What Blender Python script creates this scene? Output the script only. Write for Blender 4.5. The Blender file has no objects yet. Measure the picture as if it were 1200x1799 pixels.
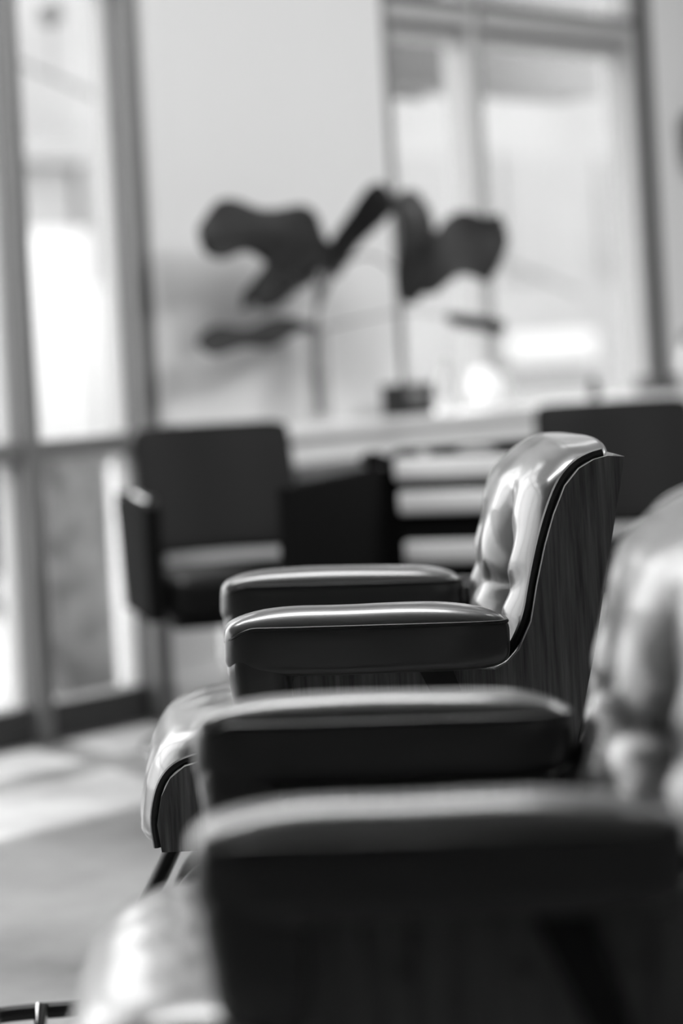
import bpy, bmesh, math, random
from mathutils import Vector, Matrix, noise as mnoise

# ------------------------------------------------------------------ camera, sky, sun, fill lights, exposure
SC = bpy.context.scene
COL = SC.collection
random.seed(4)

cam_d = bpy.data.cameras.new('camera')
cam = bpy.data.objects.new('camera', cam_d)
COL.objects.link(cam)
cam_d.sensor_fit = 'HORIZONTAL'
cam_d.sensor_width = 24.0
cam_d.lens = 85.0
cam_d.shift_y = -0.25
RS = 0.054
RC = math.sqrt(1 - RS * RS)
cam.matrix_world = Matrix(((RC, RS, 0, 0), (0, 0, -1, 0), (-RS, RC, 0, 1.0), (0, 0, 0, 1)))
cam_d.clip_start = 0.05
cam_d.clip_end = 300
cam_d.dof.use_dof = True
cam_d.dof.focus_distance = 3.02
cam_d.dof.aperture_fstop = 1.9
SC.camera = cam

world = bpy.data.worlds.new('sky')
SC.world = world
world.use_nodes = True
wn = world.node_tree
bg = wn.nodes['Background']
bg.inputs[0].default_value = (1, 1, 1, 1)
bg.inputs[1].default_value = 3.0

# window wall frame: local x along the wall, local y outwards, origin on the floor line
WA = math.atan2(.749, .663)
WE = Vector((math.cos(WA), math.sin(WA), 0))
WN = Vector((-math.sin(WA), math.cos(WA), 0))
P0 = Vector((0, 7.19, 0))
def wl(s, o, z=0.0):
    return P0 + WE * s + WN * o + Vector((0, 0, z))

sun_d = bpy.data.lights.new('sun', 'SUN')
sun_d.energy = 6.5
sun_d.angle = math.radians(0.6)
sun = bpy.data.objects.new('sun', sun_d)
COL.objects.link(sun)
sdir = (WE * -0.16 - WN * 0.58 + Vector((0, 0, -1.0))).normalized()
sun.rotation_euler = sdir.to_track_quat('-Z', 'Y').to_euler()
sun.location = wl(0, 3, 8)

def area(name, loc, target, size, size_y, energy, spread=180):
    d = bpy.data.lights.new(name, 'AREA')
    d.shape = 'RECTANGLE'; d.size = size; d.size_y = size_y; d.energy = energy
    d.spread = math.radians(spread)
    o = bpy.data.objects.new(name, d)
    COL.objects.link(o)
    o.location = loc
    o.rotation_euler = (Vector(target) - Vector(loc)).to_track_quat('-Z', 'Y').to_euler()
    return o
# fill lights added out of view: a strip for the window wall, panels overhead
area('wall_fill', wl(.3, -1.6, 3.2), wl(.3, 0, 1.0), 3.2, .3, 5)
area('fill_panel', wl(-.4, -3.4, 3.25), (.35, 5.7, .6), 1.6, .8, 20, 120)  # added fill aimed at the pale slats of the middle chair
area('fill_panel', wl(-2.6, -1.6, 3.25), wl(-2.6, -1.6, 0), 2.2, .8, 55)
area('fill_panel', wl(1.2, -2.8, 3.25), wl(1.2, -2.8, 0), 2.2, .8, 55)

SC.view_settings.view_transform = 'Standard'
SC.view_settings.look = 'None'
SC.view_settings.gamma = 1.0
SC.view_settings.exposure = 0.55
SC.view_settings.use_curve_mapping = False
SC.cycles.max_bounces = 10
SC.cycles.diffuse_bounces = 6
SC.cycles.transparent_max_bounces = 24
SC.cycles.use_denoising = True
SC.cycles.sample_clamp_indirect = 6

# ------------------------------------------------------------------ materials
def mat(name, c, rough=.5, metal=0., var=None, bump=None, stretch=None, spec=.5, coat=0., emit=0., sheen=0.):
    m = bpy.data.materials.new(name)
    m.use_nodes = True
    nt = m.node_tree
    b = nt.nodes['Principled BSDF']
    b.inputs['Base Color'].default_value = (c, c, c, 1)
    b.inputs['Roughness'].default_value = rough
    b.inputs['Metallic'].default_value = metal
    b.inputs['Specular IOR Level'].default_value = spec
    b.inputs['Coat Weight'].default_value = coat
    b.inputs['Coat Roughness'].default_value = .15
    b.inputs['Sheen Weight'].default_value = sheen
    b.inputs['Sheen Roughness'].default_value = .35
    if emit:
        b.inputs['Emission Color'].default_value = (1, 1, 1, 1)
        b.inputs['Emission Strength'].default_value = emit
    if var or bump:
        tc = nt.nodes.new('ShaderNodeTexCoord')
        mp = nt.nodes.new('ShaderNodeMapping')
        nt.links.new(tc.outputs['Object'], mp.inputs[0])
        if stretch:
            mp.inputs['Scale'].default_value = stretch
    if var:                                     # (scale, darkest, lightest, detail)
        n = nt.nodes.new('ShaderNodeTexNoise')
        n.inputs['Scale'].default_value = var[0]
        n.inputs['Detail'].default_value = var[3]
        n.inputs['Roughness'].default_value = .6
        r = nt.nodes.new('ShaderNodeValToRGB')
        r.color_ramp.elements[0].position = .32
        r.color_ramp.elements[1].position = .68
        r.color_ramp.elements[0].color = (var[1],) * 3 + (1,)
        r.color_ramp.elements[1].color = (var[2],) * 3 + (1,)
        nt.links.new(mp.outputs[0], n.inputs['Vector'])
        nt.links.new(n.outputs['Fac'], r.inputs[0])
        nt.links.new(r.outputs[0], b.inputs['Base Color'])
    if bump:                                    # (scale, strength, distance)
        n2 = nt.nodes.new('ShaderNodeTexNoise')
        n2.inputs['Scale'].default_value = bump[0]
        n2.inputs['Detail'].default_value = 4
        bp = nt.nodes.new('ShaderNodeBump')
        bp.inputs['Strength'].default_value = bump[1]
        bp.inputs['Distance'].default_value = bump[2]
        nt.links.new(mp.outputs[0], n2.inputs['Vector'])
        nt.links.new(n2.outputs['Fac'], bp.inputs['Height'])
        nt.links.new(bp.outputs[0], b.inputs['Normal'])
    return m

def glass_mat(name, tint, refl=.03):
    m = bpy.data.materials.new(name)
    m.use_nodes = True
    nt = m.node_tree
    nt.nodes.remove(nt.nodes['Principled BSDF'])
    t = nt.nodes.new('ShaderNodeBsdfTransparent')
    t.inputs[0].default_value = (tint, tint, tint, 1)
    g = nt.nodes.new('ShaderNodeBsdfGlossy')
    g.inputs['Roughness'].default_value = .02
    lw = nt.nodes.new('ShaderNodeLayerWeight')          # thin pane: the same reflection from both sides
    lw.inputs['Blend'].default_value = .5
    pw = nt.nodes.new('ShaderNodeMath'); pw.operation = 'POWER'
    nt.links.new(lw.outputs['Facing'], pw.inputs[0]); pw.inputs[1].default_value = 4.
    f = nt.nodes.new('ShaderNodeMath'); f.operation = 'MULTIPLY_ADD'
    nt.links.new(pw.outputs[0], f.inputs[0]); f.inputs[1].default_value = .5; f.inputs[2].default_value = refl
    mx = nt.nodes.new('ShaderNodeMixShader')
    nt.links.new(f.outputs[0], mx.inputs[0])
    nt.links.new(t.outputs[0], mx.inputs[1])
    nt.links.new(g.outputs[0], mx.inputs[2])
    nt.links.new(mx.outputs[0], nt.nodes['Material Output'].inputs[0])
    return m

M = dict(
    leather=mat('black_leather', .018, .34, bump=(420, .12, .0006), spec=1.0, coat=.8, sheen=.2),
    piping=mat('leather_piping', .012, .35),
    wood=mat('walnut_veneer', .05, .42, var=(9, .07, .22, 6), stretch=(16, 5, .7), bump=(30, .1, .0008), spec=.35),
    woodedge=mat('plywood_edge_highlight', .22, .4, var=(30, .16, .3, 2)),  # ply edge; its paler tone also paints the highlight along it
    blackmetal=mat('black_metal', .012, .35, spec=.4),
    chrome=mat('chrome', .75, .08, 1.0),
    button=mat('leather_button', .02, .22),
    wall=mat('white_wall_paint', .80, .7, bump=(180, .05, .001)),
    backwall=mat('grey_wall_paint', .2, .8),
    ceiling=mat('ceiling_paint', .85, .8),
    floor=mat('polished_concrete', .3, .42, var=(1.7, .07, .29, 9), bump=(60, .04, .002), spec=.5),
    frame=mat('grey_aluminium', .21, .45, .3),
    framedark=mat('dark_aluminium', .06, .45, .2),
    framelight=mat('pale_aluminium', .5, .5),
    ledge=mat('white_ledge', .82, .45),
    glass=glass_mat('window_glass', .93),
    vase=glass_mat('clear_glass', .93, .03),
    water=glass_mat('water', .95, .015),
    sleather=mat('matt_black_vinyl', .007, .5, bump=(200, .08, .0008), spec=.12),
    sarm=mat('matt_black_arm', .007, .8, spec=.03),
    slat=mat('white_slat', .9, .4),
    leaf=mat('leaf', .025, .5, var=(14, .016, .036, 3), spec=.35),
    stem=mat('stem', .10, .7),
    boxdark=mat('dark_card', .025, .55),
    label=mat('pale_label', .28, .6),
    glow=mat('glowing_opal_glass', .8, .3, emit=.3),  # emission added for the bright spot on the ledge
    whitecer=mat('white_plastic', .75, .3),
    pave=mat('pale_pavement', .36, .8, var=(3, .17, .24, 5)),
    render=mat('street_render', .3, .8, var=(.6, .27, .34, 3)),
    sunlit_white=mat('sunlit_white', .52, .7),  # pale tone painting the sunlit zones across the street
    pane=mat('far_glass', .24, .35),
    canopy=mat('canopy_sheet', .22, .7),
    planter=mat('rough_concrete', .1, .8, var=(9, .05, .17, 6)),
    hedge=mat('hedge_leaf', .07, .8, var=(25, .03, .12, 4)),
    boltmetal=mat('dull_bolt_metal', .12, .5, .6),
    mid=mat('mid_grey_metal', .12, .5),
)

# ------------------------------------------------------------------ mesh helpers
def obj(name, bm, m, parent=None, smooth=True, angle=None, loc=None, rotz=0.):
    me = bpy.data.meshes.new(name)
    bmesh.ops.recalc_face_normals(bm, faces=bm.faces)
    bm.to_mesh(me)
    bm.free()
    for x in (m if isinstance(m, (list, tuple)) else [m]):
        me.materials.append(x)
    if smooth:
        me.polygons.foreach_set('use_smooth', [True] * len(me.polygons))
        me.set_sharp_from_angle(angle=math.radians(angle or 40))
    o = bpy.data.objects.new(name, me)
    COL.objects.link(o)
    if parent:
        o.parent = parent
    if loc is not None:
        o.location = loc
    o.rotation_euler = (0, 0, rotz)
    return o

def tag(o, label, cat, group=None):
    o['label'] = label; o['category'] = cat
    if group:
        o['group'] = group
    return o

def thing(name, label, cat, loc, rotz=0., group=None):
    o = bpy.data.objects.new(name, None)
    COL.objects.link(o)
    o.location = loc; o.rotation_euler = (0, 0, rotz)
    o.empty_display_size = .1
    return tag(o, label, cat, group)

def struct(name, bm, m, parent=None, wallframe=False, smooth=False):
    o = obj(name, bm, m, parent, smooth=smooth)
    if wallframe and not parent:
        o.location = P0; o.rotation_euler = (0, 0, WA)
    if not parent:
        o['kind'] = 'structure'
    return o

def copy_tree(o, parent=None):
    c = o.copy()
    COL.objects.link(c)
    if parent:
        c.parent = parent
    for ch in list(o.children):
        copy_tree(ch, c)
    return c

def box(bm, x0, x1, y0, y1, z0, z1, bev=0., seg=2, mi=0):
    r = bmesh.ops.create_cube(bm, size=1)
    vs = r['verts']
    for v in vs:
        v.co = Vector((x0 + (v.co.x + .5) * (x1 - x0), y0 + (v.co.y + .5) * (y1 - y0), z0 + (v.co.z + .5) * (z1 - z0)))
    fs = set(f for v in vs for f in v.link_faces)
    if mi:
        for f in fs:
            f.material_index = mi
    if bev:
        es = list(set(e for v in vs for e in v.link_edges))
        bmesh.ops.bevel(bm, geom=es, offset=bev, segments=seg, profile=.5, affect='EDGES')
    return bm

def B(*a, **k):
    return box(bmesh.new(), *a, **k)

def tube(bm, pts, r, n=10, closed=False, flat=None):
    pts = [Vector(p) for p in pts]
    N = len(pts)
    rings = []
    up0 = None
    for i, p in enumerate(pts):
        if closed:
            t = (pts[(i + 1) % N] - pts[i - 1]).normalized()
        else:
            t = (pts[min(i + 1, N - 1)] - pts[max(i - 1, 0)]).normalized()
        if up0 is None:
            up0 = Vector((0, 0, 1)) if abs(t.z) < .9 else Vector((1, 0, 0))
        a = (up0 - t * up0.dot(t)).normalized()
        up0 = a
        b = t.cross(a)
        ri = r[i] if isinstance(r, (list, tuple)) else r
        fa, fb = flat if flat else (1, 1)
        rings.append([bm.verts.new(p + a * math.cos(q) * ri * fa + b * math.sin(q) * ri * fb)
                      for q in (2 * math.pi * k / n for k in range(n))])
    for i in range(N if closed else N - 1):
        A, C = rings[i], rings[(i + 1) % N]
        for k in range(n):
            bm.faces.new((A[k], A[(k + 1) % n], C[(k + 1) % n], C[k]))
    if not closed:
        bm.faces.new(rings[0]); bm.faces.new(rings[-1])
    return bm

def lathe(bm, prof, cx=0, cy=0, n=28):
    rings = []
    for r, z in prof:
        rings.append([bm.verts.new((cx + r * math.cos(2 * math.pi * k / n), cy + r * math.sin(2 * math.pi * k / n), z)) for k in range(n)])
    for A, C in zip(rings, rings[1:]):
        for k in range(n):
            bm.faces.new((A[k], A[(k + 1) % n], C[(k + 1) % n], C[k]))
    bm.faces.new(rings[0]); bm.faces.new(rings[-1])
    return bm

def prism(bm, poly, y0, y1, bev=0., edge_mi=0):
    """polygon in x,z extruded along y"""
    a = [bm.verts.new((x, y0, z)) for x, z in poly]
    b = [bm.verts.new((x, y1, z)) for x, z in poly]
    n = len(poly)
    bm.faces.new(a); bm.faces.new(b[::-1])
    for i in range(n):
        f = bm.faces.new((a[i], a[(i + 1) % n], b[(i + 1) % n], b[i]))
        f.material_index = edge_mi
    return bm

def spow(v, e):
    return math.copysign(abs(v) ** e, v)

def pad(bm, fn, n=24, ex=.4):
    """rounded cushion: a cube grid pushed to a superquadric (a, b, c in -1..1), then placed by fn"""
    key = {}
    def vert(p):
        k = tuple(round(q, 5) for q in p)
        if k not in key:
            P = 2.0 / ex
            l = sum(abs(q) ** P for q in p) ** (1.0 / P)
            key[k] = bm.verts.new(fn(*(q / l for q in p)))
        return key[k]
    g = [math.tan((-1 + 2 * i / n) * math.pi / 4) for i in range(n + 1)]
    for ax in range(3):
        for sg in (-1, 1):
            for i in range(n):
                for j in range(n):
                    q = []
                    for (u, v) in ((g[i], g[j]), (g[i + 1], g[j]), (g[i + 1], g[j + 1]), (g[i], g[j + 1])):
                        p = [0, 0, 0]
                        p[ax] = sg; p[(ax + 1) % 3] = u; p[(ax + 2) % 3] = v
                        q.append(vert(p))
                    bm.faces.new(q if sg > 0 else q[::-1])
    return bm

def interp(tab, t):
    if t <= tab[0][0]:
        return tab[0][1]
    for (a, va), (b, vb) in zip(tab, tab[1:]):
        if t <= b:
            k = (t - a) / (b - a)
            return va + (vb - va) * k
    return tab[-1][1]

def smooth_poly(pts, it=2, closed=False):
    for _ in range(it):
        q = []
        N = len(pts)
        for i in range(N if closed else N - 1):
            a, b = Vector(pts[i]), Vector(pts[(i + 1) % N])
            q += [a * .75 + b * .25, a * .25 + b * .75]
        if not closed:
            q = [Vector(pts[0])] + q + [Vector(pts[-1])]
        pts = q
    return pts

# ------------------------------------------------------------------ room shell
def wallbox(bm, *a, **k):
    return box(bm, *a, **k)

XL, XR, YB, ZC = -9.5, 4.2, -9.5, 3.3
struct('floor', B(XL, XR, YB, .15, -.12, 0), M['floor'], wallframe=True)
struct('ceiling', B(XL - .2, XR + .2, YB - .2, .2, ZC, ZC + .2), M['ceiling'], wallframe=True)
struct('wall_back', B(XL, XR, YB - .15, YB, 0, ZC), M['backwall'], wallframe=True)
struct('wall_left', B(XL - .15, XL, YB, .15, 0, ZC), M['backwall'], wallframe=True)
struct('wall_right', B(XR, XR + .15, YB, .15, 0, ZC), M['backwall'], wallframe=True)
bm = bmesh.new()
box(bm, -.79, .27, 0, .15, 0, ZC)
box(bm, .27, 1.70, 0, .15, 0, .74)
box(bm, .27, 1.70, 0, .15, 2.75, ZC)
box(bm, 1.70, XR, 0, .15, 0, ZC)
box(bm, XL, -.79, 0, .15, 2.75, ZC)
struct('wall_front', bm, M['wall'], wallframe=True)
struct('baseboard_front', B(-.77, XR, -.015, 0, 0, .10, bev=.003), M['ledge'], wallframe=True)
struct('trim_1', B(-.755, -.70, -.012, 0, .80, 2.75, bev=.003), M['ledge'], wallframe=True)

# left storefront glazing (window_1) : frame bars and panes
w1 = struct('window_1', B(-9.4, -.835, .03, .11, 0, .095, bev=.004), M['framedark'], wallframe=True)
struct('frame_bar', B(-.835, -.775, -.01, .12, 0, 2.75, bev=.004), M['frame'], w1)
struct('sill_bar', B(-9.4, -.835, .02, .12, .73, .785, bev=.004), M['frame'], w1)
struct('frame_bar', B(-9.4, -.835, .03, .11, 2.0, 2.05, bev=.004), M['frame'], w1)
struct('frame_bar', B(-9.4, -.835, .03, .11, 2.69, 2.75, bev=.004), M['frame'], w1)
edges = [-.835, -1.225, -2.2, -3.2, -4.2, -5.2, -6.2, -7.2, -8.2, -9.4]
for a, b in zip(edges, edges[1:]):
    struct('mullion', B(b - .025, b + .025, .0, .12, 0, 2.75, bev=.004), M['frame'], w1)
    for z0, z1 in ((.095, .73), (.785, 2.0), (2.05, 2.69)):
        struct('pane', B(b + .025, a - (.0 if a == -.835 else .025), .066, .074, z0, z1), M['glass'], w1)
        for q0, q1 in ((b + .025, b + .045), (a - (.02 if a == -.835 else .045), a - (0 if a == -.835 else .025))):
            struct('glazing_bead', B(q0, q1, .045, .095, z0, z1), M['framelight'], w1)

# right window (window_2)
w2 = struct('window_2', B(.25, 1.72, .0, .13, .74, .775, bev=.004), M['framelight'], wallframe=True)
struct('frame_bar', B(.262, .285, -.008, .12, .775, 2.75), M['frame'], w2)
struct('frame_bar', B(1.60, 1.655, .02, .12, .775, 2.75), M['framelight'], w2)
struct('frame_bar', B(1.655, 1.70, -.012, .12, .775, 2.75), M['framedark'], w2)
struct('frame_bar', B(.285, 1.60, .03, .11, 2.66, 2.75), M['frame'], w2)
struct('mullion', B(.70, .745, .01, .12, .775, 2.75, bev=.004), M['framelight'], w2)
struct('mullion_cap', B(.745, .762, .015, .11, .775, 2.75), M['frame'], w2)
for a, b in ((.285, .70), (.762, 1.60)):
    struct('transom', B(a, b, .0, .12, 1.985, 2.035, bev=.004), M['framelight'], w2)
    struct('shadow_gap', B(a, b, -.006, .12, 2.035, 2.058), M['framedark'], w2)  # dark strip put in for the shadow gap above the transom
    struct('head_bar', B(a, b, .05, .10, 1.93, 1.985), M['framelight'], w2)
    struct('pane', B(a, b, .066, .074, .775, 1.93), M['glass'], w2)
    struct('pane', B(a, b, .066, .074, 2.058, 2.66), M['glass'], w2)

# white ledge that runs along the wall under the windows
t = thing('wall_ledge', 'long white ledge shelf running along the wall below the right window', 'shelf', P0, WA)
obj('shelf_board', B(-.74, 3.0, -.24, -.001, .735, .768, bev=.004), M['ledge'], t)
obj('apron', B(-.72, 2.98, -.225, -.205, .665, .735), M['ledge'], t)

# ------------------------------------------------------------------ outside
struct('pavement', B(-60, 60, .15, 90, -.16, -.02), M['pave'], wallframe=True)['kind'] = 'structure'
def outside(name, label, cat, s, o, group=None):
    return thing(name, label, cat, wl(s, o), WA, group)
# unseen canopy, added and sized to cut the sun on the floor
t = outside('sun_cut_canopy', 'unseen flat grey canopy added outside above the storefront glass to cut the sun', 'canopy', 0, .16)
obj('roof_sheet', B(-9.4, .0, 0, .56, 2.78, 2.84), M['canopy'], t)
obj('fascia', B(-9.4, .0, .56, .58, 2.74, 2.88), M['canopy'], t)
t = outside('window_awning', 'grey box awning outside the top of the right window', 'awning', 0, .16)
obj('fabric', B(.7, 2.27, .45, .66, 1.88, 2.30, bev=.01), M['canopy'], t)
obj('valance', B(.7, 1.45, .66, .67, 1.86, 1.90), M['frame'], t)
# buildings over the street
def building(s0, s1, o, h, label, nwin, z0, sunlit_bands):
    t = outside('building', label, 'building', s0, o, 'buildings across the street')
    obj('facade', B(0, s1 - s0, 0, 5, -.1, h), M['render'], t)
    obj('cornice', B(-.1, s1 - s0 + .1, -.2, .0, h - .25, h), M['render'], t)
    for p0, p1, q0, q1 in sunlit_bands:
        obj('sunlit_band', B(p0, p1, -.12, 0, q0, q1, bev=.02), M['sunlit_white'], t)  # sunlit street zones painted as pale bands on the facade
    step = (s1 - s0) / nwin
    for k in range(nwin):
        for zz in (z0, z0 + 3.0):
            if zz + 1.6 < h - .4:
                f = obj('window_frame', B((k + .25) * step, (k + .75) * step, -.06, 0, zz, zz + 1.6), M['render'], t)
                obj('window_pane', B((k + .25) * step + .08, (k + .75) * step - .08, -.075, -.06, zz + .08, zz + 1.52), M['pane'], f)
    return t
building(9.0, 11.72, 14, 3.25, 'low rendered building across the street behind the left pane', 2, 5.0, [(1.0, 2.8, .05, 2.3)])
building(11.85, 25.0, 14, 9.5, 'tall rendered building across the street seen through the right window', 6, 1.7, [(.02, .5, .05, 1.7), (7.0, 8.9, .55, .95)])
# planter and hedge behind the lower panes
t = outside('planter', 'tall rough grey planter outside behind the lower left pane', 'planter', -.40, .72)
obj('pot', B(-.10, .10, 0, .22, -.02, .70, bev=.01), M['planter'], t)
obj('rim', B(-.11, .11, -.01, .23, .66, .70, bev=.008), M['planter'], t)
obj('soil', B(-.08, .08, .02, .20, .70, .715), M['hedge'], t)
t = outside('planter', 'long low grey planter wall outside at the far left edge', 'planter', .2, 3.0)
obj('pot', B(-.6, 1.1, 0, .5, .1, .72, bev=.02), M['planter'], t)
obj('foot', B(-.5, 1.0, .05, .45, -.02, .1), M['mid'], t)
# street lamp with a cable
t = outside('street_lamp', 'street lamp hanging from a cable outside the left window', 'lamp', 1.35, 3.0)
bm = bmesh.new()
tube(bm, [(-3, 0, 2.95), (0.06, 0, 2.26), (.4, 0, 2.16), (4, 0, 1.2)], .012, 6)
obj('cable', bm, M['mid'], t)
bm = bmesh.new()
lathe(bm, [(.02, 2.42), (.05, 2.44), (.06, 2.5), (.03, 2.54), (.012, 2.56)], .27, 0, 12)
obj('lantern', bm, M['mid'], t)
bm = bmesh.new(); tube(bm, [(.27, 0, 2.19), (.27, 0, 2.45)], .006, 6)
obj('hanger', bm, M['mid'], t)

# ------------------------------------------------------------------ walnut and leather salon armchair
SHELL_FRONT = [(-.294, .376), (-.298, .41), (-.291, .445), (-.279, .467), (-.26, .481), (-.22, .490), (-.165, .508), (-.135, .548), (-.118, .583), (-.06, .588), (.06, .584),
               (.135, .578), (.152, .586), (.167, .601), (.184, .635), (.194, .681), (.207, .73), (.22, .768), (.236, .803), (.255, .824), (.274, .834), (.292, .838), (.313, .836)]
SHELL_REAR = [(.313, .836), (.299, .768), (.282, .69), (.265, .605), (.251, .55), (.237, .493), (.222, .44), (.20, .405), (.165, .383), (.11, .375), (0, .373), (-.15, .373), (-.294, .376)]
HW = .268

def shell_bm():
    bm = bmesh.new()
    poly = SHELL_FRONT + SHELL_REAR[1:-1]
    for s in (-1, 1):
        prism(bm, poly, s * HW, s * (HW + .012), edge_mi=1)
    # back and bottom: a bent sheet that follows the rear line
    n = len(SHELL_REAR)
    inner = []
    for i, (x, z) in enumerate(SHELL_REAR):
        a = Vector(SHELL_REAR[max(i - 1, 0)]); b = Vector(SHELL_REAR[min(i + 1, n - 1)])
        d = (b - a).normalized()
        nn = Vector((d.y, -d.x)) * .012
        inner.append((x + nn.x, z + nn.y))
    for y0, y1 in ((-HW, HW),):
        V = {}
        for i in range(n):
            for k, L in enumerate((SHELL_REAR, inner)):
                for j, y in enumerate((y0, y1)):
                    V[i, k, j] = bm.verts.new((L[i][0], y, L[i][1]))
        for i in range(n - 1):
            for k in (0, 1):
                bm.faces.new((V[i, k, 0], V[i + 1, k, 0], V[i + 1, k, 1], V[i, k, 1]))
        for i in (0, n - 1):
            f = bm.faces.new((V[i, 0, 0], V[i, 0, 1], V[i, 1, 1], V[i, 1, 0])); f.material_index = 1
    return bm

BF = [(.48, .120), (.56, .130), (.631, .141), (.679, .150), (.726, .159), (.766, .168), (.813, .183), (.835, .20), (.855, .225)]
BR = [(.48, .215), (.605, .248), (.69, .268), (.768, .286), (.84, .318), (.86, .325)]
BTN = [(-.115, .655), (.115, .655)]

def back_fn(a, b, c):
    z = .465 + (c + 1) / 2 * (.853 - .465)
    y = b * .254
    k = max(0., 1 - abs(b) ** 2.6)
    xf = interp(BF, z) + (.028 * (1 - k)) + (.0 if z < .8 else .25 * (z - .8))
    xr = interp(BR, z)
    x = xr + (xf - xr) * (a * -1 * -1 + 1) / 2
    if a > 0:
        w = min(1, a * 1.6)
        for (by, bz) in BTN:
            dy, dz = y - by, z - bz
            dzz = dz * (.55 if dz > 0 else 1.0)
            g = math.exp(-(dy * dy / .0019 + dzz * dzz / .0026))
            x += w * .075 * g
            ang = math.atan2(dy, dz)
            r = math.hypot(dy, dz)
            x += w * .003 * math.cos(ang * 9) * math.exp(-((r - .075) / .05) ** 2)
        x += w * .006 * math.exp(-((z - .655) / .02) ** 2) * max(0, 1 - (y / .17) ** 4)
    z += .012 * mnoise.noise(Vector((y * 9, z * 9, a))) * .35
    x += .0015 * mnoise.noise(Vector((y * 14, z * 14, 3 + a)))
    # crown of the top edge
    if z > .80:
        z -= .008 * abs(b) ** 3 * (z - .80) / .05
    return Vector((x, y, z))

SEAT_NOSE = [(.345, -.300), (.36, -.318), (.38, -.326), (.41, -.321), (.44, -.315), (.47, -.305), (.50, -.292), (.53, -.27)]
def seat_fn(a, b, c):
    # a: front (1) to rear (-1), c: top / bottom
    k = 1 - abs(b) ** 3
    t = (1 - a) / 2
    top = interp([(0, .515), (.12, .522), (.3, .522), (.6, .512), (1, .50)], t) - .006 * (1 - k)
    bot = interp([(0, .345), (.05, .352), (.10, .385), (.2, .386), (1, .388)], t)
    z = bot + (top - bot) * (c + 1) / 2
    xn = interp(SEAT_NOSE, z)
    x = xn + t * (.18 - xn)
    y = b * .254
    if a > .4:
        x += (.006 + .014 * max(0., min(1., (.47 - z) / .06))) * (1 - k) * (a - .4)
    if c > 0:
        for by in (-.115, .115):
            dx, dy = x + .06, y - by
            r = math.hypot(dx, dy)
            z -= c * (.04 * math.exp(-(r / .055) ** 2))
            z += c * .005 * math.cos(9 * math.atan2(dy, dx)) * math.exp(-((r - .085) / .06) ** 2)
    # soft pulled folds along the front roll
    f = mnoise.noise(Vector((y * 22, x * 5 + z * 5, 1.5)))
    g = math.exp(-((t - .12) / .2) ** 2)
    z += .002 * f * g * max(0, c)
    x += .0022 * f * max(0, a)
    return Vector((x, y, z))

AL0, AL1, AZ0, AZ1, AHW = -.203, .155, .584, .656, .047
def arm_fn(s):
    def fn(a, b, c):
        x = AL0 + (a + 1) / 2 * (AL1 - AL0)
        y = s * .268 + b * AHW * (1.0 if c < .3 else 1 - .05 * (c - .3))
        z = AZ0 + (c + 1) / 2 * (AZ1 - AZ0)
        if c > 0:                                  # soft crown, higher at the front, sloping to the rear
            z += .013 * c * (1 - b * b) * (1 - abs(a) ** 4)
        z += -.011 * (x + .02) / .36
        if c < 0 and a > .3:
            x -= .012 * (-c) ** 2 * (a - .3)
        x += .002 * mnoise.noise(Vector((y * 20, z * 25, 2)))
        z += .0018 * mnoise.noise(Vector((x * 9, y * 20, 7 + s)))
        return Vector((x, y, z))
    return fn
def drop_fn(s):
    def fn(a, b, c):
        z = .51 + (c + 1) / 2 * (.635 - .51)
        x = -.161 + a * .040 + .16 * max(0, .60 - z) * (.8 if a < 0 else .25)
        y = s * .268 + b * (AHW - .003)
        return Vector((x, y, z))
    return fn

def arm_piping(s):
    bm = bmesh.new()
    zz = .645
    for off, r in ((0, .0026),):
        pts = []
        N = 72
        for k in range(N):
            q = 2 * math.pi * k / N
            x = (AL0 + AL1) / 2 + spow(math.cos(q), .36) * ((AL1 - AL0) / 2 - .0025)
            y = s * .268 + spow(math.sin(q), .36) * (AHW - .0012)
            sag = -.02 * max(0, (-.165 - x) / .04) ** 1.5
            pts.append((x, y, zz - .011 * (x + .02) / .36 + sag))
        tube(bm, pts, r, 8, closed=True)
    return bm

def flange_piping(s):
    bm = bmesh.new()
    pts = [(x - .004, s * (HW - .007), z + .004) for x, z in SHELL_FRONT[12:-1]]
    pts = smooth_poly(pts, 2)
    tube(bm, pts, .006, 8)
    return bm
def seat_piping(s):
    bm = bmesh.new()
    pts = [(x - .005, s * (HW - .007), z + .003) for x, z in SHELL_FRONT[:7]]
    tube(bm, smooth_poly(pts, 2), .0055, 8)
    return bm

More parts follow.
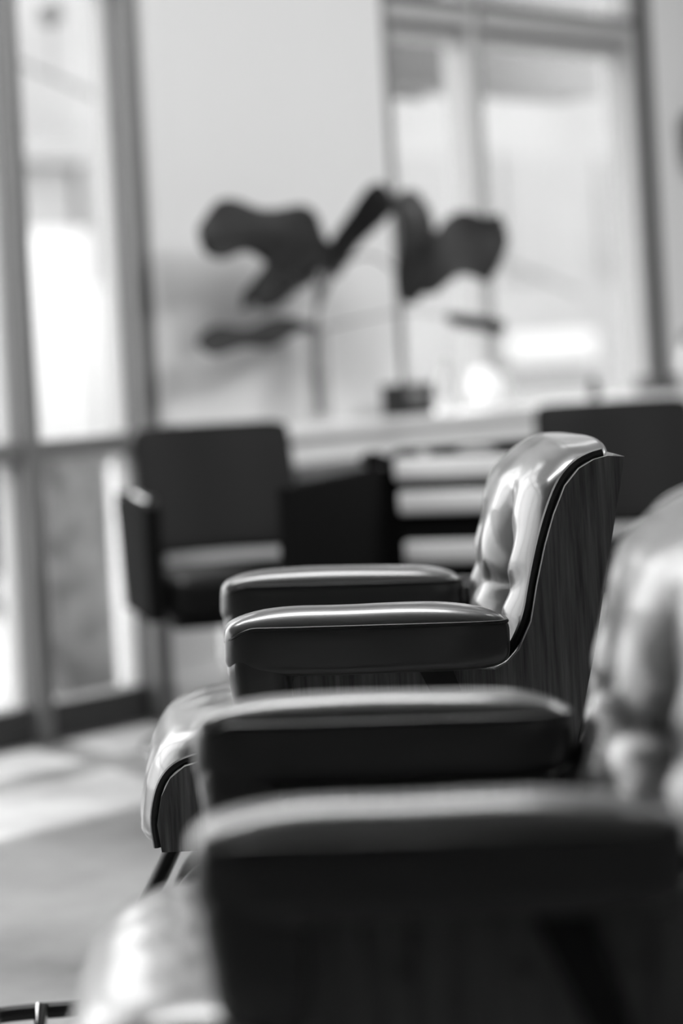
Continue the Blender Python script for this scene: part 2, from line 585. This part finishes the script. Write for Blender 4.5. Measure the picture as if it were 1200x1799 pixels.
def make_armchair(loc, yaw, label):
    t = thing('salon_armchair', label, 'chair', loc, yaw, 'walnut salon armchairs in a row')
    obj('wooden_shell', shell_bm(), [M['wood'], M['woodedge']], t, angle=25)
    bm = bmesh.new(); pad(bm, back_fn, 44, .34)
    bc = obj('back_cushion', bm, M['leather'], t, angle=80)
    for by, bz in BTN:
        bm = bmesh.new()
        pad(bm, lambda a, b, c: Vector((interp(BF, bz) + .046 + a * .008, by + b * .013, bz + c * .013)), 6, 1.0)
        obj('button', bm, M['button'], bc, angle=80)
    for s in (-1, 1):
        obj('piping', flange_piping(s), M['piping'], bc)
    bm = bmesh.new(); pad(bm, seat_fn, 44, .30)
    sc = obj('seat_cushion', bm, M['leather'], t, angle=80)
    for by in (-.115, .115):
        bm = bmesh.new()
        pad(bm, lambda a, b, c: Vector((-.06 + a * .013, by + b * .013, .482 + c * .007)), 6, 1.0)
        obj('button', bm, M['button'], sc, angle=80)
    for s in (-1, 1):
        obj('piping', seat_piping(s), M['piping'], sc)
    for s in (-1, 1):
        bm = bmesh.new()
        pad(bm, arm_fn(s), 30, .36)
        pad(bm, drop_fn(s), 16, .5)
        am = obj('armrest', bm, M['leather'], t, angle=80)
        obj('piping', arm_piping(s), M['piping'], am)
        br = obj('arm_bracket', prism(bmesh.new(), [(.035, .592), (.078, .592), (.108, .50), (.112, .44), (.085, .44), (.082, .49)],
                                      s * .281, s * .287), M['blackmetal'], t)
        for bx, bz in ((-.055, .545), (.033, .543), (.118, .541)):
            bm = bmesh.new()
            pad(bm, lambda a, b, c: Vector((bx + a * .007, s * (.2885 if bx > .1 else .2825) + b * .004, bz + c * .007)), 5, 1.0)
            obj('bolt', bm, M['boltmetal'], t, angle=80)
    # under-frame, column, base
    bm = bmesh.new(); box(bm, -.26, .14, -.12, .12, .352, .3725, bev=.004)
    obj('seat_plate', bm, M['blackmetal'], t)
    bm = bmesh.new()
    lathe(bm, [(.045, .04), (.045, .22), (.06, .225), (.06, .30), (.035, .302), (.035, .352)])
    obj('column', bm, M['chrome'], t)
    bm = bmesh.new()
    lathe(bm, [(.30, 0), (.30, .008), (.285, .016), (.10, .030), (.07, .045), (.045, .05)], n=48)
    obj('base_disc', bm, M['chrome'], t)
    # footrest: flat strut, bent side tubes, black loop, chrome sleeve
    bm = bmesh.new()
    tube(bm, [(-.262, 0, .368), (-.292, 0, .315), (-.320, 0, .262), (-.405, 0, .090)], .0125, 12, flat=(1.0, 1.3))
    fs = obj('footrest_strut', bm, M['blackmetal'], t)
    bm = bmesh.new()
    for s in (-1, 1):
        pts = smooth_poly([(-.08, s * .06, .315), (-.215, s * .06, .315), (-.270, s * .06, .29), (-.290, s * .06, .22), (-.37, s * .06, .09)], 3)
        tube(bm, pts, .012, 10)
    obj('footrest_arm', bm, M['blackmetal'], t)
    bm = bmesh.new()
    loop = smooth_poly([(-.558, -.11, .086), (-.558, .08, .086), (-.535, .105, .086), (-.37, .105, .086), (-.35, .08, .086), (-.35, -.11, .086), (-.37, -.135, .086), (-.535, -.135, .086)], 2, closed=True)
    tube(bm, loop, .0115, 8, closed=True)
    fr = obj('footrest_loop', bm, M['blackmetal'], t)
    bm = bmesh.new()
    tube(bm, [(-.482, .088, .102), (-.494, .062, .012)], .0095, 12)
    obj('chrome_post', bm, M['chrome'], fr)
    return t

YAW = math.radians(3.2)
chB = make_armchair((.02, 3.31, 0), YAW, 'walnut shell armchair with black leather arms, second in the row, in sharp focus')
chA = copy_tree(chB)
chA.location = (.058, 2.02, 0)
chA['label'] = 'nearest black leather armchair, cut off by the bottom right corner'

# ------------------------------------------------------------------ black styling chairs by the window wall
def sback_fn(a, b, c):
    z = .475 + (c + 1) / 2 * .325
    y = .20 + (z - .475) * .42 + a * .035 - .05 * b * b
    return Vector((b * .21, y, z))
def sseat_fn(a, b, c):
    return Vector((a * .215, -.04 + b * .24, .40 + c * .05))
def make_styling(loc, yaw, label):
    t = thing('styling_chair', label, 'chair', loc, yaw, 'black styling chairs by the windows')
    bm = bmesh.new(); pad(bm, sback_fn, 20, .13)
    obj('backrest', bm, M['sleather'], t, angle=60)
    bm = bmesh.new(); pad(bm, sseat_fn, 16, .22)
    obj('seat', bm, M['sleather'], t, angle=60)
    obj('seat_base', B(-.20, .20, -.26, .18, .325, .352, bev=.005), M['sleather'], t)
    for s in (-1, 1):
        bm = prism(bmesh.new(), [(-.27, .35), (.16, .35), (.26, .60), (.24, .64), (-.27, .625)], 0, .04)
        for v in bm.verts:
            v.co = Vector((s * (.222 + v.co.y), v.co.x, v.co.z))
        am = obj('armrest', bm, M['sarm'], t, smooth=False)
        bm = bmesh.new()
        tube(bm, [(s * .242, -.25, .638), (s * .242, -.02, .643)], .014, 10)
        obj('arm_cap', bm, M['chrome'], am)
        for (y, z) in ((.19, .62), (.145, .53)):
            bm = bmesh.new()
            pad(bm, lambda a, b, c: Vector((s * .212 + a * .010, y + b * .012 - .06, z + c * .012)), 6, 1.0)
            obj('chrome_bolt', bm, M['chrome'], am, angle=80)
    bm = bmesh.new(); lathe(bm, [(.035, .03), (.035, .2), (.05, .205), (.05, .325)])
    obj('column', bm, M['chrome'], t)
    bm = bmesh.new(); lathe(bm, [(.26, 0), (.26, .008), (.24, .018), (.05, .035)], n=40)
    obj('base_disc', bm, M['chrome'], t)
    return t
sL = make_styling((-.30, 6.12, 0), math.radians(13), 'black styling chair facing the row in front of the left storefront glass')
sR = copy_tree(sL)
sR.location = (.70, 6.25, 0)
sR.rotation_euler = (0, 0, math.radians(-4))
sR['label'] = 'black styling chair behind the walnut armchair at the right edge'

# slatted black armchair in the middle
SY = math.radians(-18.4)
t = thing('slatted_armchair', 'black armchair with three pale slats across its back, centre of the room', 'chair', (.25, 5.43, 0), SY)
obj('back_frame', prism(bmesh.new(), [(-.30, .42), (.19, .42), (.19, .74), (.16, .750), (-.235, .735), (-.27, .715)], .30, .34), M['sarm'], t, smooth=False)
for z, x0 in ((.686, -.245), (.606, -.238), (.487, -.23)):
    obj('slat', B(x0, .165, .283, .2995, z - .027, z + .027, bev=.008), M['slat'], t)
for s in (-.29, .18):
    obj('arm_panel', B(s - .02, s + .02, -.36, .295, .05, .695, bev=.006), M['sarm'], t)
obj('seat', B(-.268, .158, -.33, .28, .30, .42, bev=.03), M['sarm'], t)
for (x, z, w) in ((-.17, .745, .016), (-.04, .750, .05)):
    bm = bmesh.new()
    pad(bm, lambda a, b, c: Vector((x + a * w, .293 + b * .006, z - .022 + c * .009)), 6, 1.0)
    obj('metal_button', bm, M['framelight'], t, angle=80)
bm = bmesh.new()
pad(bm, lambda a, b, c: Vector((-.29 + a * .032, .27 + b * .03, .714 + c * .018)), 8, .9)
obj('arm_knob', bm, M['sarm'], t, angle=80)
for sx in (-.29, .18):
    for y in (-.33, .26):
        bm = bmesh.new(); tube(bm, [(sx, y, 0), (sx, y, .05)], .015, 10)
        obj('leg', bm, M['blackmetal'], t)

# ------------------------------------------------------------------ vase with leaves and things on the ledge
vl = wl(-.265, -.14, .768)
t = thing('glass_vase', 'tall clear glass vase on the white ledge holding big leaf branches', 'vase', vl)
bm = bmesh.new()
lathe(bm, [(.030, 0), (.034, .004), (.034, .02), (.032, .15), (.030, .27), (.028, .27), (.0295, .15), (.030, .025), (.005, .02)], n=32)
obj('glass_wall', bm, M['vase'], t, angle=80)
bm = bmesh.new(); lathe(bm, [(.0285, .022), (.0275, .15)], n=28)
obj('water', bm, M['water'], t, angle=80)

LO = Vector((vl.x, vl.y, .768))
bt = thing('leaf_branch', 'branch of large dark leathery leaves standing in the glass vase', 'plant', LO)
def leaf(pts, hw, side, wav=.12, ph=0., pk=1., cup=.15):
    """thick leaf blade: midrib points (world), half width, sideways vector"""
    mid = smooth_poly([Vector(p) - LO for p in pts], 3)
    n = len(mid) - 1
    K = 6
    bm = bmesh.new()
    top, bot = {}, {}
    sd = Vector(side).normalized()
    for i, p in enumerate(mid):
        u = i / n
        tan = (mid[min(i + 1, n)] - mid[max(i - 1, 0)]).normalized()
        s_ = (sd - tan * sd.dot(tan)).normalized()
        nn = tan.cross(s_)
        w = hw * interp([(0, .08), (.08, .40), (.25, .68), (.5, .92), (.72, 1.0), (.88, .80), (.96, .45), (1, .06)], u ** pk)
        for k in range(-K, K + 1):
            f = k / K
            wv = 1 + wav * math.sin(u * 15 + ph + (2 if k > 0 else 0))
            q = p + s_ * w * f * wv + nn * (cup * w * (f * f - .3) + .12 * hw * math.sin(u * 13 + ph) * f * f)
            th = .0012 + .003 * max(0, 1 - abs(f) * 6)
            top[i, k] = bm.verts.new(q + nn * .0012)
            bot[i, k] = bm.verts.new(q - nn * th)
    for i in range(n):
        for k in range(-K, K):
            bm.faces.new((top[i, k], top[i + 1, k], top[i + 1, k + 1], top[i, k + 1]))
            bm.faces.new((bot[i, k], bot[i, k + 1], bot[i + 1, k + 1], bot[i + 1, k]))
        for k in (-K, K):
            bm.faces.new((top[i, k], bot[i, k], bot[i + 1, k], top[i + 1, k]))
    for i in (0, n):
        for k in range(-K, K):
            bm.faces.new((top[i, k], top[i, k + 1], bot[i, k + 1], bot[i, k]))
    return obj('leaf', bm, M['leaf'], bt, angle=70)

def IP(px, py, Z):                               # a direction seen from the room, taken at its own depth
    X = (px - 600) * Z / 4250; Y = (600 - py) * Z / 4250
    return (X * RC + Y * RS, Z, 1 - RS * X + RC * Y)
LEAVES = [
    ([(585, 450, 6.93), (540, 422, 6.80), (455, 400, 6.60), (352, 416, 6.40)], .088, (.12, .35, .95), .24, .6, .55),
    ([(563, 472, 6.92), (530, 465, 6.80), (475, 480, 6.66), (428, 535, 6.55)], .050, (.5, .4, .8), .15, 2., .8),
    ([(556, 485, 6.98), (530, 495, 6.88), (495, 515, 6.75), (450, 535, 6.65)], .03, (.3, .4, .8), .15, 4., 1.),
    ([(556, 570, 6.97), (490, 578, 6.80), (430, 592, 6.62), (352, 606, 6.45)], .042, (.1, .85, .5), .25, 1., 1.),
    ([(583, 485, 6.97), (625, 395, 6.95), (690, 325, 6.92), (735, 395, 6.90), (718, 535, 6.9)], .072, (.8, .6, -.2), .12, 0., .8),
    ([(705, 490, 6.95), (760, 462, 6.9), (825, 435, 6.88), (892, 416, 6.84)], .10, (-.25, .4, .9), .24, 3.2, .9),
    ([(785, 556, 6.95), (830, 570, 6.9), (888, 578, 6.88)], .034, (0, .7, .55), .1, 1., 1.),
]
for pts, hw, side, wav, ph, pk in LEAVES:
    leaf([IP(*p) for p in pts], hw, side, wav, ph, pk)
base = (vl.x, vl.y, vl.z + .03)
def stem(pts, r):
    bm = bmesh.new()
    q = smooth_poly([Vector(p) - LO for p in pts], 3)
    tube(bm, q, [r * (1 - .5 * i / len(q)) for i in range(len(q))], 8)
    obj('stem', bm, M['stem'], bt)
top = IP(557, 545, 6.9)
stem([base, IP(554, 640, 6.9), top, IP(562, 500, 6.91), IP(582, 452, 6.93)], .007)
stem([top, IP(566, 510, 6.93), IP(585, 480, 6.97)], .006)
stem([IP(556, 580, 6.9), IP(557, 500, 6.92), IP(558, 478, 6.94)], .005)
stem([IP(556, 600, 6.9), IP(553, 570, 6.92), IP(548, 569, 6.94)], .005)
stem([IP(560, 540, 6.91), IP(590, 470, 6.93), IP(650, 440, 6.94), IP(707, 488, 6.95)], .005)
stem([IP(556, 580, 6.9), IP(640, 560, 6.92), IP(720, 545, 6.94), IP(788, 557, 6.95)], .003)

def ledge_thing(name, label, cat, s, o=-.12):
    return thing(name, label, cat, wl(s, o, .769), WA)
t = ledge_thing('card_holder', 'small dark card box with a pale label on the white ledge', 'box', .15)
obj('box_body', B(-.088, .088, -.03, .03, 0, .088, bev=.004), M['boxdark'], t)
obj('card', B(-.035, .035, -.0335, -.031, .045, .075), M['label'], t)
obj('lid', B(-.091, .091, -.033, .033, .088, .094, bev=.002), M['boxdark'], t)
t = ledge_thing('glowing_globe', 'small glowing opal globe added for a bright spot on the ledge below the mullion', 'lamp', .52)  # glowing globe added for a bright spot of unknown source
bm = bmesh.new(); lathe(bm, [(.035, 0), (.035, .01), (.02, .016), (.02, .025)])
obj('globe_foot', bm, M['whitecer'], t)
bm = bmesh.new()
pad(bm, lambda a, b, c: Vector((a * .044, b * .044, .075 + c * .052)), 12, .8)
obj('globe_body', bm, M['glow'], t, angle=80)
def bottle(s, o, h, r, m, capm, label, name='bottle', cat='bottle'):
    t = ledge_thing(name, label, cat, s, o)
    bm = bmesh.new()
    lathe(bm, [(r * .9, 0), (r, .004), (r, h * .55), (r * .7, h * .68), (r * .35, h * .74), (r * .35, h * .82)], n=20)
    obj('body', bm, m, t, angle=50)
    bm = bmesh.new()
    lathe(bm, [(r * .45, h * .82), (r * .45, h * .96), (r * .3, h)], n=16)
    obj('cap', bm, capm, t, angle=50)
t = ledge_thing('spray_cone', 'small dark cone shaped bottle on the right window sill', 'bottle', 1.13, -.10)
bm = bmesh.new(); lathe(bm, [(.021, 0), (.022, .003), (.013, .055), (.009, .062)], n=20)
obj('body', bm, M['boxdark'], t, angle=50)
bm = bmesh.new(); lathe(bm, [(.009, .062), (.009, .072), (.006, .075)], n=16)
obj('cap', bm, M['boxdark'], t, angle=50)
t = ledge_thing('storage_box', 'low dark box on the sill at the right end of the window', 'box', 1.50, -.10)
obj('box_body', B(-.085, .085, -.035, .035, 0, .045, bev=.003), M['mid'], t)
obj('lid', B(-.088, .088, -.038, .038, .045, .052, bev=.002), M['boxdark'], t)
bottle(1.66, -.12, .20, .035, M['whitecer'], M['boxdark'], 'tall white bottle with a dark cap at the right end of the ledge')
bottle(1.76, -.09, .15, .022, M['label'], M['mid'], 'slim grey bottle at the far right end of the ledge')
bottle(.36, -.10, .16, .03, M['whitecer'], M['whitecer'], 'all white bottle on the ledge just right of the dark card box')
bottle(.66, -.08, .13, .026, M['whitecer'], M['label'], 'short white bottle on the ledge just right of the glowing globe')

# dark speaker on the wall right of the window
t = thing('wall_speaker', 'dark box speaker mounted on the wall right of the window', 'speaker', wl(1.93, -.06, 1.665), WA)
obj('cabinet', B(-.085, .085, -.06, .03, -.08, .08, bev=.012), M['boxdark'], t)
obj('grille', B(-.07, .07, -.066, -.060, -.065, .065, bev=.002), M['mid'], t)
obj('bracket', B(-.03, .03, .03, .06, -.03, .03), M['mid'], t)
